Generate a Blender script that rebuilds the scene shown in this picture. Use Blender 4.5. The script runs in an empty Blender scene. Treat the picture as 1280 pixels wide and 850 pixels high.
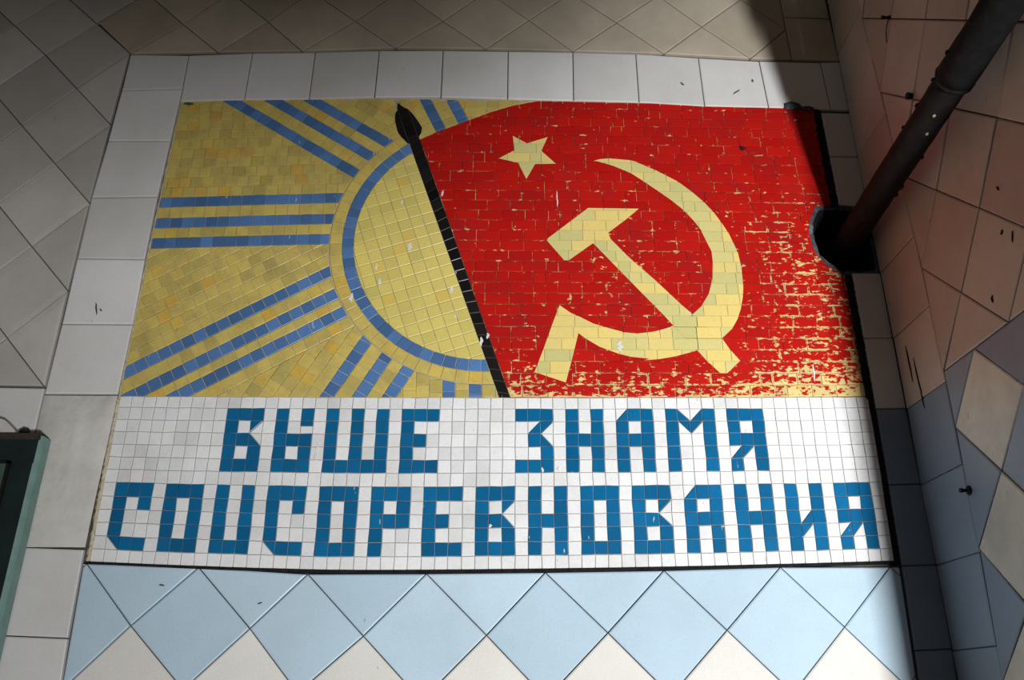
import bpy, math, random
from mathutils import Matrix, Vector
from mathutils.geometry import tessellate_polygon

random.seed(7)
scene = bpy.context.scene
COL = scene.collection

# ------------------------------------------------------------------ camera
# camera station in front of the wall: wall_back is the plane y = 0, z = 0 is the top of the mural
CAM = dict(f=1057.475, pitch=0.41138, yaw=0.01755, roll=0.00401, pos=(0.74662, -1.59345, -1.29444))
# survey model of the photograph (slight barrel lens) used to read measured points off the walls
SUR = dict(f=1027.316, pitch=0.40905, yaw=0.01738, roll=0.0046, pos=(0.74912, -1.51055, -1.25489), k=-0.08319)

def frame_of(c):
    p, y, r = c['pitch'], c['yaw'], c['roll']
    fw = Vector((math.sin(y) * math.cos(p), math.cos(y) * math.cos(p), math.sin(p)))
    rt = Vector((math.cos(y), -math.sin(y), 0)); up = rt.cross(fw)
    R = math.cos(r) * rt + math.sin(r) * up
    U = -math.sin(r) * rt + math.cos(r) * up
    return R, U, fw, Vector(c['pos'])

cR, cU, cF, cP = frame_of(CAM)
sR, sU, sF, sP = frame_of(SUR)
cam_d = bpy.data.cameras.new('camera'); cam = bpy.data.objects.new('camera', cam_d); COL.objects.link(cam)
cam_d.sensor_fit = 'HORIZONTAL'; cam_d.sensor_width = 36.0; cam_d.lens = CAM['f'] / 1280 * 36.0
cam_d.clip_start = 0.02
m = Matrix((cR, cU, -cF)).transposed().to_4x4(); m.translation = cP
cam.matrix_world = m
scene.camera = cam

# ------------------------------------------------------------------ world, daylight, exposure
scene.view_settings.view_transform = 'Standard'
scene.view_settings.look = 'None'
scene.view_settings.gamma = 1.0
scene.view_settings.use_curve_mapping = False
scene.view_settings.exposure = 0.0

world = bpy.data.worlds.new('world'); scene.world = world; world.use_nodes = True
wb = world.node_tree.nodes['Background']
wb.inputs[0].default_value = (1.0, 0.93, 0.88, 1); wb.inputs[1].default_value = 0.12

# low daylight that comes in past the end of the right-hand wall (narrow tall doorway light)
la = bpy.data.lights.new('doorway_daylight', 'AREA'); lo = bpy.data.objects.new('doorway_daylight', la)
COL.objects.link(lo)
la.shape = 'RECTANGLE'; la.size = 0.15; la.size_y = 0.30; la.spread = math.radians(71); la.energy = 28.5; la.color = (0.98, 0.99, 1.0)
lo.location = (1.855, -3.2, -2.35)
lo.rotation_euler = (Vector((1.42, 0, -0.72)) - lo.location).to_track_quat('-Z', 'Y').to_euler()

# ------------------------------------------------------------------ survey helpers
def ray(px):
    xd, yd = (px[0] - 640) / SUR['f'], (425 - px[1]) / SUR['f']
    x, y = xd, yd
    for _ in range(40):
        s = 1 + SUR['k'] * (x * x + y * y); x, y = xd / s, yd / s
    return sR * x + sU * y + sF
def onA(px, Y=0.0):
    d = ray(px); t = (Y - sP.y) / d.y; p = sP + d * t
    return (p.x, p.z)
def onR(px, X=1.56457):
    d = ray(px); t = (X - sP.x) / d.x; p = sP + d * t
    return (p.y, p.z)
def bent(P3):
    d = Vector(P3) - sP; z = d.dot(sF); x = d.dot(sR) / z; y = d.dot(sU) / z
    s = 1 + SUR['k'] * min(x * x + y * y, 0.62)
    f = SUR['f'] / CAM['f']
    return cR * (x * s * f) + cU * (y * s * f) + cF
XC = 1.5646                                   # the corner between the two walls
def WA(x, z, Y=0.0):                          # laid-out point of the mural wall -> slightly bowed wall
    d = bent((x, 0.0, z)); t = (Y - cP.y) / d.y; p = cP + d * t
    return (min(p.x, XC - 0.0005), Y, p.z)
def WR(y, z, X=XC):
    d = bent((XC, y, z)); t = (X - cP.x) / d.x; p = cP + d * t
    return (X, min(p.y, -0.0005), p.z)

# ------------------------------------------------------------------ polygon helpers (2D, counter-clockwise)
def area(p):
    return 0.5 * sum(p[i][0] * p[(i + 1) % len(p)][1] - p[(i + 1) % len(p)][0] * p[i][1] for i in range(len(p)))
def ccw(p): return p if area(p) > 0 else p[::-1]
def cen(p): return (sum(a[0] for a in p) / len(p), sum(a[1] for a in p) / len(p))
def clip(p, n, c):                            # keep the side n.x >= c
    out = []
    for i in range(len(p)):
        a, b = p[i], p[(i + 1) % len(p)]
        da, db = n[0] * a[0] + n[1] * a[1] - c, n[0] * b[0] + n[1] * b[1] - c
        if da >= 0: out.append(a)
        if (da > 0 and db < 0) or (da < 0 and db > 0):
            t = da / (da - db); out.append((a[0] + t * (b[0] - a[0]), a[1] + t * (b[1] - a[1])))
    return tidy(out)
def tidy(p):
    o = []
    for a in p:
        if not o or math.hypot(a[0] - o[-1][0], a[1] - o[-1][1]) > 2e-4: o.append(a)
    if len(o) > 1 and math.hypot(o[0][0] - o[-1][0], o[0][1] - o[-1][1]) < 2e-4: o.pop()
    return o if len(o) > 2 and abs(area(o)) > 3e-6 else []
def clip_line(p, a, b, left=True):            # keep what lies left (or right) of the line a->b
    n = (-(b[1] - a[1]), b[0] - a[0]); L = math.hypot(*n); n = (n[0] / L, n[1] / L)
    if not left: n = (-n[0], -n[1])
    return clip(p, n, n[0] * a[0] + n[1] * a[1])
def clip_rect(p, x0, x1, z0, z1):
    for n, c in (((1, 0), x0), ((-1, 0), -x1), ((0, 1), z0), ((0, -1), -z1)):
        if p: p = clip(p, n, c)
    return p
def split_tri(p, t):                          # convex p against ccw triangle t -> (inside, [outside pieces])
    outs, cur = [], p
    for i in range(3):
        a, b = t[i], t[(i + 1) % 3]
        o = clip_line(cur, a, b, False)
        if o: outs.append(o)
        cur = clip_line(cur, a, b, True)
        if not cur: return [], [p]
    return cur, outs
def tris_of(poly):
    v = [Vector((a[0], a[1], 0)) for a in poly]
    return [ccw([poly[i] for i in t]) for t in tessellate_polygon([v])]
def split_shape(frags, tris):
    ins, outs = [], frags
    for t in tris:
        nxt = []
        for f in outs:
            i, o = split_tri(f, t)
            if i: ins.append(i)
            nxt += o
        outs = nxt
    return ins, outs
def shrink(p, d):
    p = ccw(p); n = len(p); out = p
    for i in range(n):
        a, b = p[i], p[(i + 1) % n]
        L = math.hypot(b[0] - a[0], b[1] - a[1])
        if L < 1e-6: continue
        nn = (-(b[1] - a[1]) / L, (b[0] - a[0]) / L)
        out = clip(out, nn, nn[0] * a[0] + nn[1] * a[1] + d)
        if not out: return []
    return out

# ------------------------------------------------------------------ materials
MATS = {}
def mat(name, rough=0.4, spec=0.5):
    mm = bpy.data.materials.new(name); mm.use_nodes = True
    nt = mm.node_tree; b = nt.nodes['Principled BSDF']
    b.inputs['Roughness'].default_value = rough
    b.inputs['Specular IOR Level'].default_value = spec
    MATS[name] = mm
    return mm, nt, b
def N(nt, t, **kw):
    n = nt.nodes.new(t)
    for k, v in kw.items(): setattr(n, k, v)
    return n
def ramp(nt, stops, interp='LINEAR'):
    r = nt.nodes.new('ShaderNodeValToRGB'); r.color_ramp.interpolation = interp
    e = r.color_ramp.elements
    while len(e) < len(stops): e.new(0.5)
    for el, (p, c) in zip(e, stops):
        el.position = p; el.color = (c[0], c[1], c[2], 1) if not isinstance(c, (int, float)) else (c, c, c, 1)
    return r
def noise(nt, co, scale, detail=4, rough=0.6, stretch=None):
    n = nt.nodes.new('ShaderNodeTexNoise')
    n.inputs['Scale'].default_value = scale; n.inputs['Detail'].default_value = detail; n.inputs['Roughness'].default_value = rough
    if stretch:
        mp = nt.nodes.new('ShaderNodeMapping'); mp.inputs['Scale'].default_value = stretch
        nt.links.new(co, mp.inputs[0]); co = mp.outputs[0]
    nt.links.new(co, n.inputs['Vector'])
    return n
def mix(nt, a, b, fac, mode='MIX'):
    mx = nt.nodes.new('ShaderNodeMix'); mx.data_type = 'RGBA'; mx.blend_type = mode
    for sock, v in ((mx.inputs[6], a), (mx.inputs[7], b), (mx.inputs[0], fac)):
        if isinstance(v, (int, float)): sock.default_value = v
        elif isinstance(v, tuple): sock.default_value = (v[0], v[1], v[2], 1)
        else: nt.links.new(v, sock)
    return mx.outputs[2]
def mathn(nt, op, a, b=0.0):
    x = nt.nodes.new('ShaderNodeMath'); x.operation = op
    for i, v in enumerate((a, b)):
        if isinstance(v, (int, float)): x.inputs[i].default_value = v
        else: nt.links.new(v, x.inputs[i])
    return x.outputs[0]
def attr(nt, name):
    a = nt.nodes.new('ShaderNodeAttribute'); a.attribute_name = name; return a.outputs['Fac']
def coords(nt): return nt.nodes.new('ShaderNodeTexCoord').outputs['Object']

def glaze(name, stops, rough=0.3, dirt=(0.25, 0.22, 0.17), dirt_amt=0.25, dirt_scale=9, specks=0.0, chips=None, bump=0.0, spec=0.3):
    """glazed tile: body colour picked per piece by its tone, plus stains, specks and chips"""
    mm, nt, b = mat(name, rough, spec)
    co = coords(nt)
    r = ramp(nt, stops); nt.links.new(attr(nt, 'tone'), r.inputs[0]); c = r.outputs[0]
    n1 = noise(nt, co, dirt_scale, 6, 0.65)
    r1 = ramp(nt, [(0.42, 0), (0.75, dirt_amt)]); nt.links.new(n1.outputs[0], r1.inputs[0])
    c = mix(nt, c, dirt, r1.outputs[0])
    n2 = noise(nt, co, 260, 2, 0.5)
    r2 = ramp(nt, [(0.35, 0.965), (0.65, 1.03)]); nt.links.new(n2.outputs[0], r2.inputs[0])
    c = mix(nt, c, r2.outputs[0], 1.0, 'MULTIPLY')
    if specks:
        n3 = noise(nt, co, 75, 3, 0.5, (1, 1, 0.6))
        r3 = ramp(nt, [(0.72, 0), (0.75, specks)]); nt.links.new(n3.outputs[0], r3.inputs[0])
        c = mix(nt, c, (0.10, 0.09, 0.08), r3.outputs[0])
    if chips:
        n4 = noise(nt, co, 60, 3, 0.55, (1, 1, 0.28))
        r4 = ramp(nt, [(0.695, 0), (0.715, 0.75)]); nt.links.new(n4.outputs[0], r4.inputs[0])
        c = mix(nt, c, chips, r4.outputs[0])
    nt.links.new(c, b.inputs['Base Color'])
    if bump:
        bp = nt.nodes.new('ShaderNodeBump'); bp.inputs['Strength'].default_value = bump; bp.inputs['Distance'].default_value = 0.002
        nb = noise(nt, co, 25, 3); nt.links.new(nb.outputs[0], bp.inputs['Height']); nt.links.new(bp.outputs[0], b.inputs['Normal'])
    return mm

glaze('white_glaze', [(0, (0.70, 0.70, 0.70)), (0.3, (0.78, 0.78, 0.78)), (1, (0.84, 0.84, 0.835))], 0.3, (0.42, 0.40, 0.36), 0.35, 8, specks=0.25)
glaze('letter_blue', [(0, (0.002, 0.105, 0.245)), (1, (0.003, 0.14, 0.32))], 0.28, (0.01, 0.05, 0.10), 0.3, chips=(0.62, 0.60, 0.50))
glaze('sky_yellow', [(0, (0.44, 0.35, 0.10)), (0.35, (0.60, 0.475, 0.125)), (0.78, (0.66, 0.51, 0.13)), (0.86, (0.67, 0.47, 0.095)), (0.94, (0.68, 0.43, 0.07)), (1, (0.63, 0.39, 0.10))],
      0.35, (0.30, 0.235, 0.10), 0.55, 22, specks=0.3)
glaze('disc_yellow', [(0, (0.56, 0.475, 0.125)), (0.5, (0.69, 0.575, 0.16)), (0.9, (0.73, 0.60, 0.16)), (1, (0.68, 0.48, 0.10))],
      0.33, (0.4, 0.33, 0.15), 0.25, 9, chips=(0.8, 0.78, 0.7))
glaze('ray_blue', [(0, (0.06, 0.135, 0.29)), (0.7, (0.09, 0.20, 0.43)), (1, (0.105, 0.225, 0.48))], 0.33, (0.05, 0.09, 0.16), 0.3, chips=(0.6, 0.6, 0.55))
glaze('pole_black', [(0, (0.006, 0.005, 0.005)), (1, (0.014, 0.012, 0.011))], 0.3, (0.02, 0.018, 0.015), 0.3, chips=(0.5, 0.5, 0.5))
glaze('emblem_yellow', [(0, (0.52, 0.50, 0.20)), (0.35, (0.66, 0.58, 0.23)), (0.7, (0.76, 0.60, 0.20)), (0.97, (0.80, 0.62, 0.20)), (1, (0.62, 0.54, 0.36))],
      0.35, (0.45, 0.36, 0.15), 0.15, 14)
glaze('border_white', [(0, (0.62, 0.61, 0.59)), (1, (0.74, 0.73, 0.71))], 0.32, (0.36, 0.33, 0.29), 0.3, 5, specks=0.35)
glaze('field_beige', [(0, (0.43, 0.37, 0.285)), (0.5, (0.50, 0.44, 0.345)), (1, (0.57, 0.51, 0.405))], 0.38, (0.14, 0.115, 0.09), 0.45, 4, specks=0.3)
glaze('field_grey', [(0, (0.36, 0.34, 0.31)), (0.5, (0.48, 0.46, 0.425)), (1, (0.60, 0.58, 0.54))], 0.36, (0.25, 0.23, 0.2), 0.4, 4, specks=0.3)
glaze('pale_blue', [(0, (0.46, 0.60, 0.70)), (1, (0.53, 0.68, 0.78))], 0.33, (0.30, 0.36, 0.40), 0.3, 5, specks=0.4)
glaze('lower_white', [(0, (0.72, 0.70, 0.655)), (1, (0.80, 0.785, 0.735))], 0.33, (0.45, 0.40, 0.33), 0.2, 6, specks=0.35)
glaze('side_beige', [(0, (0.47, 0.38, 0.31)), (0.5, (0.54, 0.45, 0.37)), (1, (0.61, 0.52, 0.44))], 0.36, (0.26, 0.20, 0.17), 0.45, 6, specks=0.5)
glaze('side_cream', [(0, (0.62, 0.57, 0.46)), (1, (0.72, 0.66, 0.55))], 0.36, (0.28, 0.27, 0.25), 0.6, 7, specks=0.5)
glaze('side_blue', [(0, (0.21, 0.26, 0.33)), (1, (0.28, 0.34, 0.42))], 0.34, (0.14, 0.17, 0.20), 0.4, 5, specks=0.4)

def rough_stuff(name, stops, scale, rough=0.9, bump=0.6, dist=0.003):
    mm, nt, b = mat(name, rough, 0.2)
    co = coords(nt); n = noise(nt, co, scale, 8, 0.65)
    r = ramp(nt, stops); nt.links.new(n.outputs[0], r.inputs[0]); nt.links.new(r.outputs[0], b.inputs['Base Color'])
    bp = nt.nodes.new('ShaderNodeBump'); bp.inputs['Strength'].default_value = bump; bp.inputs['Distance'].default_value = dist
    nb = noise(nt, co, scale * 2.3, 6); nt.links.new(nb.outputs[0], bp.inputs['Height']); nt.links.new(bp.outputs[0], b.inputs['Normal'])
    return mm
rough_stuff('dark_grout', [(0.3, (0.05, 0.045, 0.04)), (0.7, (0.13, 0.12, 0.105))], 30)
rough_stuff('pale_grout', [(0.3, (0.30, 0.28, 0.24)), (0.7, (0.48, 0.45, 0.40))], 40)
rough_stuff('cream_grout', [(0.3, (0.34, 0.27, 0.12)), (0.45, (0.52, 0.43, 0.22)), (0.7, (0.64, 0.56, 0.34))], 35)
rough_stuff('flag_grout', [(0.35, (0.13, 0.02, 0.015)), (0.5, (0.30, 0.06, 0.03)), (0.6, (0.66, 0.50, 0.25))], 22)
rough_stuff('soot_and_shade', [(0.3, (0.004, 0.004, 0.004)), (0.7, (0.02, 0.02, 0.022))], 40, bump=1.0, dist=0.006)  # sooty hole and dark joints, also the painted shadow line under the mural
rough_stuff('hole_mortar', [(0.3, (0.03, 0.034, 0.04)), (0.55, (0.10, 0.11, 0.125)), (0.75, (0.30, 0.31, 0.33))], 55, bump=1.0, dist=0.006)
rough_stuff('plaster', [(0.3, (0.50, 0.48, 0.44)), (0.6, (0.64, 0.62, 0.58)), (0.8, (0.69, 0.67, 0.63))], 10, 0.85, 0.5, 0.006)
rough_stuff('yellow_mortar', [(0.3, (0.42, 0.36, 0.24)), (0.7, (0.62, 0.55, 0.40))], 60, 0.9, 0.8)
rough_stuff('raw_wall', [(0.3, (0.16, 0.15, 0.14)), (0.7, (0.26, 0.25, 0.23))], 6)
rough_stuff('floor_stone', [(0.3, (0.22, 0.2, 0.18)), (0.7, (0.34, 0.32, 0.29))], 5)
rough_stuff('pipe_iron', [(0.3, (0.003, 0.003, 0.0035)), (0.55, (0.006, 0.006, 0.0065)), (0.75, (0.015, 0.014, 0.013))], 45, 0.75, 0.7, 0.002)
rough_stuff('pipe_rust', [(0.3, (0.004, 0.0035, 0.0035)), (0.55, (0.009, 0.0075, 0.007)), (0.75, (0.024, 0.018, 0.014))], 45, 0.75, 0.7, 0.002)
rough_stuff('door_green', [(0.3, (0.008, 0.016, 0.015)), (0.7, (0.014, 0.026, 0.024))], 20, 0.5, 0.2)
rough_stuff('door_pale', [(0.3, (0.15, 0.25, 0.225)), (0.7, (0.21, 0.33, 0.30))], 25, 0.5, 0.2)
rough_stuff('door_leaf_green', [(0.3, (0.045, 0.075, 0.062)), (0.7, (0.065, 0.10, 0.085))], 15, 0.5, 0.2)
rough_stuff('door_brown', [(0.3, (0.02, 0.017, 0.015)), (0.7, (0.05, 0.043, 0.038))], 30, 0.7, 0.3)
rough_stuff('black_iron', [(0.3, (0.005, 0.005, 0.005)), (0.7, (0.012, 0.011, 0.01))], 80, 0.6, 0.5)
rough_stuff('pale_speck', [(0.3, (0.30, 0.24, 0.15)), (0.7, (0.45, 0.38, 0.26))], 80, 0.8, 0.3)

# red paint flaking off the yellow bricks of the flag
mm, nt, b = mat('flag_red', 0.36, 0.22)
co = coords(nt)
ry = ramp(nt, [(0, (0.56, 0.47, 0.20)), (0.5, (0.72, 0.56, 0.22)), (1, (0.76, 0.60, 0.24))]); nt.links.new(attr(nt, 'tone'), ry.inputs[0])
rr = ramp(nt, [(0, (0.42, 0.007, 0.005)), (1, (0.50, 0.010, 0.006))]); nt.links.new(attr(nt, 'tone'), rr.inputs[0])
nd = noise(nt, co, 13, 5, 0.6); rd = ramp(nt, [(0.45, 0), (0.75, 0.55)]); nt.links.new(nd.outputs[0], rd.inputs[0])
red = mix(nt, rr.outputs[0], (0.26, 0.014, 0.018), rd.outputs[0])
n1 = noise(nt, co, 42, 6, 0.7, (1.0, 1.0, 1.5)); n2 = noise(nt, co, 150, 3, 0.6, (0.55, 1.0, 1.3)); n3 = noise(nt, co, 26, 3, 0.6)
v = mathn(nt, 'ADD', mathn(nt, 'MULTIPLY', n1.outputs[0], 0.62), mathn(nt, 'MULTIPLY', n2.outputs[0], 0.38))
v = mathn(nt, 'ADD', v, mathn(nt, 'MULTIPLY', attr(nt, 'wear'), 0.30))
edge = mathn(nt, 'MULTIPLY', attr(nt, 'rim'), mathn(nt, 'SUBTRACT', n3.outputs[0], 0.40))
edge = mathn(nt, 'MULTIPLY', edge, mathn(nt, 'ADD', mathn(nt, 'MULTIPLY', attr(nt, 'wear'), 2.4), 0.30))
v = mathn(nt, 'ADD', v, mathn(nt, 'MULTIPLY', edge, 0.95))
rm = ramp(nt, [(0.645, 0), (0.675, 1)]); nt.links.new(v, rm.inputs[0])
c = mix(nt, red, ry.outputs[0], rm.outputs[0]); nt.links.new(c, b.inputs['Base Color'])
bp = nt.nodes.new('ShaderNodeBump'); bp.inputs['Strength'].default_value = 0.25; bp.inputs['Distance'].default_value = 0.0008; bp.invert = True
nt.links.new(rm.outputs[0], bp.inputs['Height']); nt.links.new(bp.outputs[0], b.inputs['Normal'])

# ------------------------------------------------------------------ object helpers
def link(name, me, parent=None, kind=None, label=None, cat=None, group=None):
    o = bpy.data.objects.new(name, me); COL.objects.link(o)
    if parent is not None: o.parent = parent
    if kind: o['kind'] = kind
    if label: o['label'] = label
    if cat: o['category'] = cat
    if group: o['group'] = group
    return o
def mesh(name, verts, faces, mats, attrs=None, fmats=None, smooth=False):
    me = bpy.data.meshes.new(name); me.from_pydata(verts, [], faces)
    for mname in ([mats] if isinstance(mats, str) else mats): me.materials.append(MATS[mname])
    if fmats: me.polygons.foreach_set('material_index', fmats)
    for k, vals in (attrs or {}).items():
        a = me.attributes.new(k, 'FLOAT', 'POINT'); a.data.foreach_set('value', vals)
    if smooth: me.polygons.foreach_set('use_smooth', [True] * len(faces))
    me.update()
    return me

class Surf:
    """a wall surface: maps laid-out (a, b) and a height above the face to 3D"""
    def __init__(self, kind, off): self.kind, self.off = kind, off
    def at(self, p, h):
        if self.kind == 'A':
            x, y, z = WA(p[0], p[1], self.off); return (x, y - h, z)
        x, y, z = WR(p[0], p[1], XC); return (x - self.off - h, y, z)
    def order(self, n):
        # ccw (x, z) seen from -y faces the viewer; ccw (y, z) seen from -x must be flipped
        return range(n) if self.kind == 'A' else range(n - 1, -1, -1)

def piece_geo(S, cell, joint, thick, inset, drop, tilt=0.01, up=0.0, tone=None, wear=None):
    """pillow-edged tile on a wall: returns verts, faces, attrs"""
    p = shrink(ccw(cell), joint / 2)
    if not p: return None
    q = shrink(p, inset)
    tone = random.random() if tone is None else tone
    if len(q) != len(p):
        q = [(c[0] + (a[0] - c[0]) * 0.8, c[1] + (a[1] - c[1]) * 0.8) for c in [cen(p)] for a in p]
    n = len(p); cx, cz = cen(p)
    ta, tb = random.uniform(-tilt, tilt), random.uniform(-tilt, tilt); hh = up + random.uniform(-1, 1) * tilt * 0.02
    H = lambda a: hh + ta * (a[0] - cx) + tb * (a[1] - cz)
    V = [S.at(a, H(a)) for a in q] + [S.at(a, H(a) - drop) for a in p] + [S.at(a, -thick) for a in p]
    F = [list(range(n))]
    for i in range(n):
        j = (i + 1) % n
        F.append([i, n + i, n + j, j]); F.append([n + i, 2 * n + i, 2 * n + j, n + j])
    if S.kind != 'A': F = [f[::-1] for f in F]
    A = {'tone': [tone] * (3 * n), 'rim': [0.0] * n + [1.0] * (2 * n)}
    if wear: A['wear'] = [wear(a) for a in q] + [wear(a) for a in p] * 2
    return V, F, A
def frag_geo(S, frags, thick, up=0.0, tone=None, wear=None):
    """a tile cut by an outline: several convex fragments that make one piece"""
    V, F, T, R, Wv = [], [], [], [], []
    tone = random.random() if tone is None else tone
    for p in frags:
        p = ccw(p); n = len(p); o = len(V)
        V += [S.at(a, up) for a in p] + [S.at(a, up - thick) for a in p]
        F.append([o + i for i in range(n)])
        for i in range(n):
            j = (i + 1) % n; F.append([o + i, o + n + i, o + n + j, o + j])
        T += [tone] * (2 * n); R += [0.15] * (2 * n)
        if wear: Wv += [wear(a) for a in p] * 2
    if not V: return None
    A = {'tone': T, 'rim': R}
    if wear: A['wear'] = Wv
    return V, F, A
def join_geo(gs):
    V, F, A = [], [], {}
    for v, f, a in gs:
        o = len(V); V += v; F += [[i + o for i in ff] for ff in f]
        for k, vals in a.items(): A.setdefault(k, []).extend(vals)
    return V, F, A
def px_area(S, cell):
    pts = []
    for a in cell:
        d = Vector(S.at(a, 0)) - cP; z = d.dot(cF); pts.append((CAM['f'] * d.dot(cR) / z, CAM['f'] * d.dot(cU) / z))
    return abs(area(pts))
def bed(name, S, cells, h, material, parent, label=None):
    """mortar bed under a group of pieces"""
    V, F = [], []
    for p in cells:
        p = ccw(p); o = len(V); n = len(p)
        V += [S.at(a, h) for a in p]; V += [S.at(a, h - 0.003) for a in p]
        f = [o + i for i in range(n)]; F.append(f if S.kind == 'A' else f[::-1])
        f = [o + n + i for i in range(n)]; F.append(f[::-1] if S.kind == 'A' else f)
    return link(name, mesh(name, V, F, material), parent, label=label)
LIMIT = 300
def lay(name, S, items, material, parent, stuff_name=None, limit=LIMIT):
    """items: (cell, geo). The largest become parts, what is past the limit one stuff part"""
    items = [it for it in items if it[1]]
    items.sort(key=lambda it: -px_area(S, it[0]))
    for cell, g in items[:limit]:
        link(name, mesh(name, g[0], g[1], material, g[2]), parent)
    if len(items) > limit:
        V, F, A = join_geo([g for c_, g in items[limit:]])
        link(stuff_name or name, mesh(name, V, F, material, A), parent, kind='stuff')

# ================================================================== THE ROOM
def box_geo(x0, x1, y0, y1, z0, z1):
    V = [(x, y, z) for x in (x0, x1) for y in (y0, y1) for z in (z0, z1)]
    F = [[0, 1, 3, 2], [4, 6, 7, 5], [0, 4, 5, 1], [2, 3, 7, 6], [0, 2, 6, 4], [1, 5, 7, 3]]
    return V, F, {}
def boxes(name, bl, material, parent=None, **kw):
    V, F, A = join_geo([box_geo(*b_) for b_ in bl]); return link(name, mesh(name, V, F, material), parent, **kw)

TILE, DIAG = 0.152, 0.152 * math.sqrt(2)
TH = 0.008
FLOOR_Z, CEIL_Z = -2.9, 0.75
HX0, HX1, HZ0, HZ1 = 1.405, XC, -0.452, -0.262          # broken-out hole around the pipe
YB = TH + 0.0005                                         # face of the rendered wall behind the tiles
wall_back = boxes('wall_back', [(-1.3, HX0, YB, 0.20, FLOOR_Z, CEIL_Z), (HX0, 1.72, YB, 0.20, FLOOR_Z, HZ0), (HX0, 1.72, YB, 0.20, HZ1, CEIL_Z), (HX0, 1.72, 0.13, 0.20, HZ0, HZ1)],
                  'dark_grout', kind='structure')
wall_right = boxes('wall_right', [(XC + TH, 1.71, -0.85, YB - 0.0005, FLOOR_Z, CEIL_Z)], 'dark_grout', kind='structure')
boxes('floor', [(-1.3, 2.6, -3.6, 0.2, FLOOR_Z - 0.1, FLOOR_Z)], 'floor_stone', kind='structure')
boxes('ceiling', [(-1.3, 2.6, -3.6, 0.2, CEIL_Z, CEIL_Z + 0.1)], 'raw_wall', kind='structure')

# unseen panel added behind the camera, shaped to darken the mural wall's top left
def prism_y(name, outline, y0, y1, material, **kw):
    n = len(outline); V = [(x, y0, z) for x, z in outline] + [(x, y1, z) for x, z in outline]
    F = [list(range(n)), [n + i for i in range(n)][::-1]] + [[i, n + i, n + (i + 1) % n, (i + 1) % n] for i in range(n)]
    return link(name, mesh(name, V, F, material), None, **kw)
prism_y('shade_panel', [(0.60, -1.648), (0.9085, -1.645), (1.2685, -1.630), (1.4035, -1.633), (1.4785, -1.604), (1.5535, -1.540), (1.5985, -1.48), (1.6285, -1.375), (1.66, CEIL_Z), (0.60, CEIL_Z)], -2.20, -2.28, 'raw_wall', kind='structure')

SA = Surf('A', 0.0); SR = Surf('R', 0.0)
wall_tiles = []                                          # (cell, geo, material)
def wtile(cell, material, S=SA, tone=None, joint=0.0022, tilt=0.006, name='tile'):
    cell = tidy(cell)
    if not cell: return
    g = piece_geo(S, cell, joint, TH, 0.0025, 0.0012, tilt, 0.0, tone)
    if g: link(name, mesh(name, g[0], g[1], material, g[2]), wall_back if S.kind == 'A' else wall_right)

ZTOP, XL = 0.72, -1.15
# border row above the mural: measured joints
tops = [(236, 69), (315.5, 66), (394, 65), (474, 62.6), (554, 62.6), (635.3, 64), (716, 65), (794.7, 67), (873, 72), (949, 76), (1025.5, 78)]
bots = [(225, 127), (305, 125), (386.2, 124.5), (468, 122), (551, 121.5), (634.5, 124), (717, 126), (799, 128), (881, 133), (961, 134.6), (1038.7, 137)]
T = [onA(p) for p in tops]; B = [onA(p) for p in bots]
for i in range(10): wtile([B[i], B[i + 1], T[i + 1], T[i]], 'border_white')
ctop = (XC + 0.008, onA((1043.4, 77))[1]); cbot = (XC + 0.008, onA((1056, 137.7))[1])
wtile([B[10], cbot, ctop, T[10]], 'border_white')
# left border column
Lr = [onA(p) for p in [(228, 111), (213, 176), (197, 246), (181, 324), (166, 405.5), (147, 493), (105, 686.5), (85, 798)]]
Ll = [onA(p) for p in [(152, 113), (134.6, 176), (114, 247), (96, 323), (77, 405), (55, 492.6)]] + [(-0.152, -1.0285), (-0.152, -1.187)]
tl = onA((163, 68))
wtile([Ll[0], Lr[0], T[0], tl], 'border_white')
for i in range(5): wtile([Ll[i + 1], Lr[i + 1], Lr[i], Ll[i]], 'border_white')
wtile([Ll[7], Lr[7], Lr[6], Ll[6]], 'border_white')
prevL, prevR = Ll[7], Lr[7]
for k in range(5):
    a, b2 = (prevL[0], prevL[1] - TILE), (prevR[0] + 0.001, prevR[1] - TILE)
    wtile([a, b2, prevR, prevL], 'border_white'); prevL, prevR = a, b2
# plaster patch where two border tiles are gone
def patch(name, cell, bulge, material, parent, n=16, seed=3):
    rnd = random.Random(seed); V, F = [], []
    a, b_, c_, d_ = cell
    for i in range(n + 1):
        for j in range(n + 1):
            u, v_ = i / n, j / n
            x = (a[0] * (1 - u) + b_[0] * u) * (1 - v_) + (d_[0] * (1 - u) + c_[0] * u) * v_
            z = (a[1] * (1 - u) + b_[1] * u) * (1 - v_) + (d_[1] * (1 - u) + c_[1] * u) * v_
            edge = min(u, 1 - u, v_, 1 - v_)
            h = bulge * min(1, edge * 6) + rnd.uniform(-1, 1) * 0.0006 - (0.003 if edge == 0 else 0)
            ridge = math.exp(-((u - 0.62 + 0.1 * v_) / 0.05) ** 2) * 0.0022 * (0.3 < v_ < 0.9)
            V.append(SA.at((x, z), h + ridge))
    for i in range(n):
        for j in range(n):
            o = i * (n + 1) + j; F.append([o, o + n + 1, o + n + 2, o + 1])
    return link(name, mesh(name, V, F, material, smooth=True), parent)
patch('plaster_patch', [(Ll[6][0], Ll[6][1]), (Lr[6][0], Lr[6][1] + 0.004), (Lr[5][0], Lr[5][1] - 0.002), (Ll[5][0], Ll[5][1] - 0.002)], 0.0012, 'plaster', wall_back)

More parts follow.
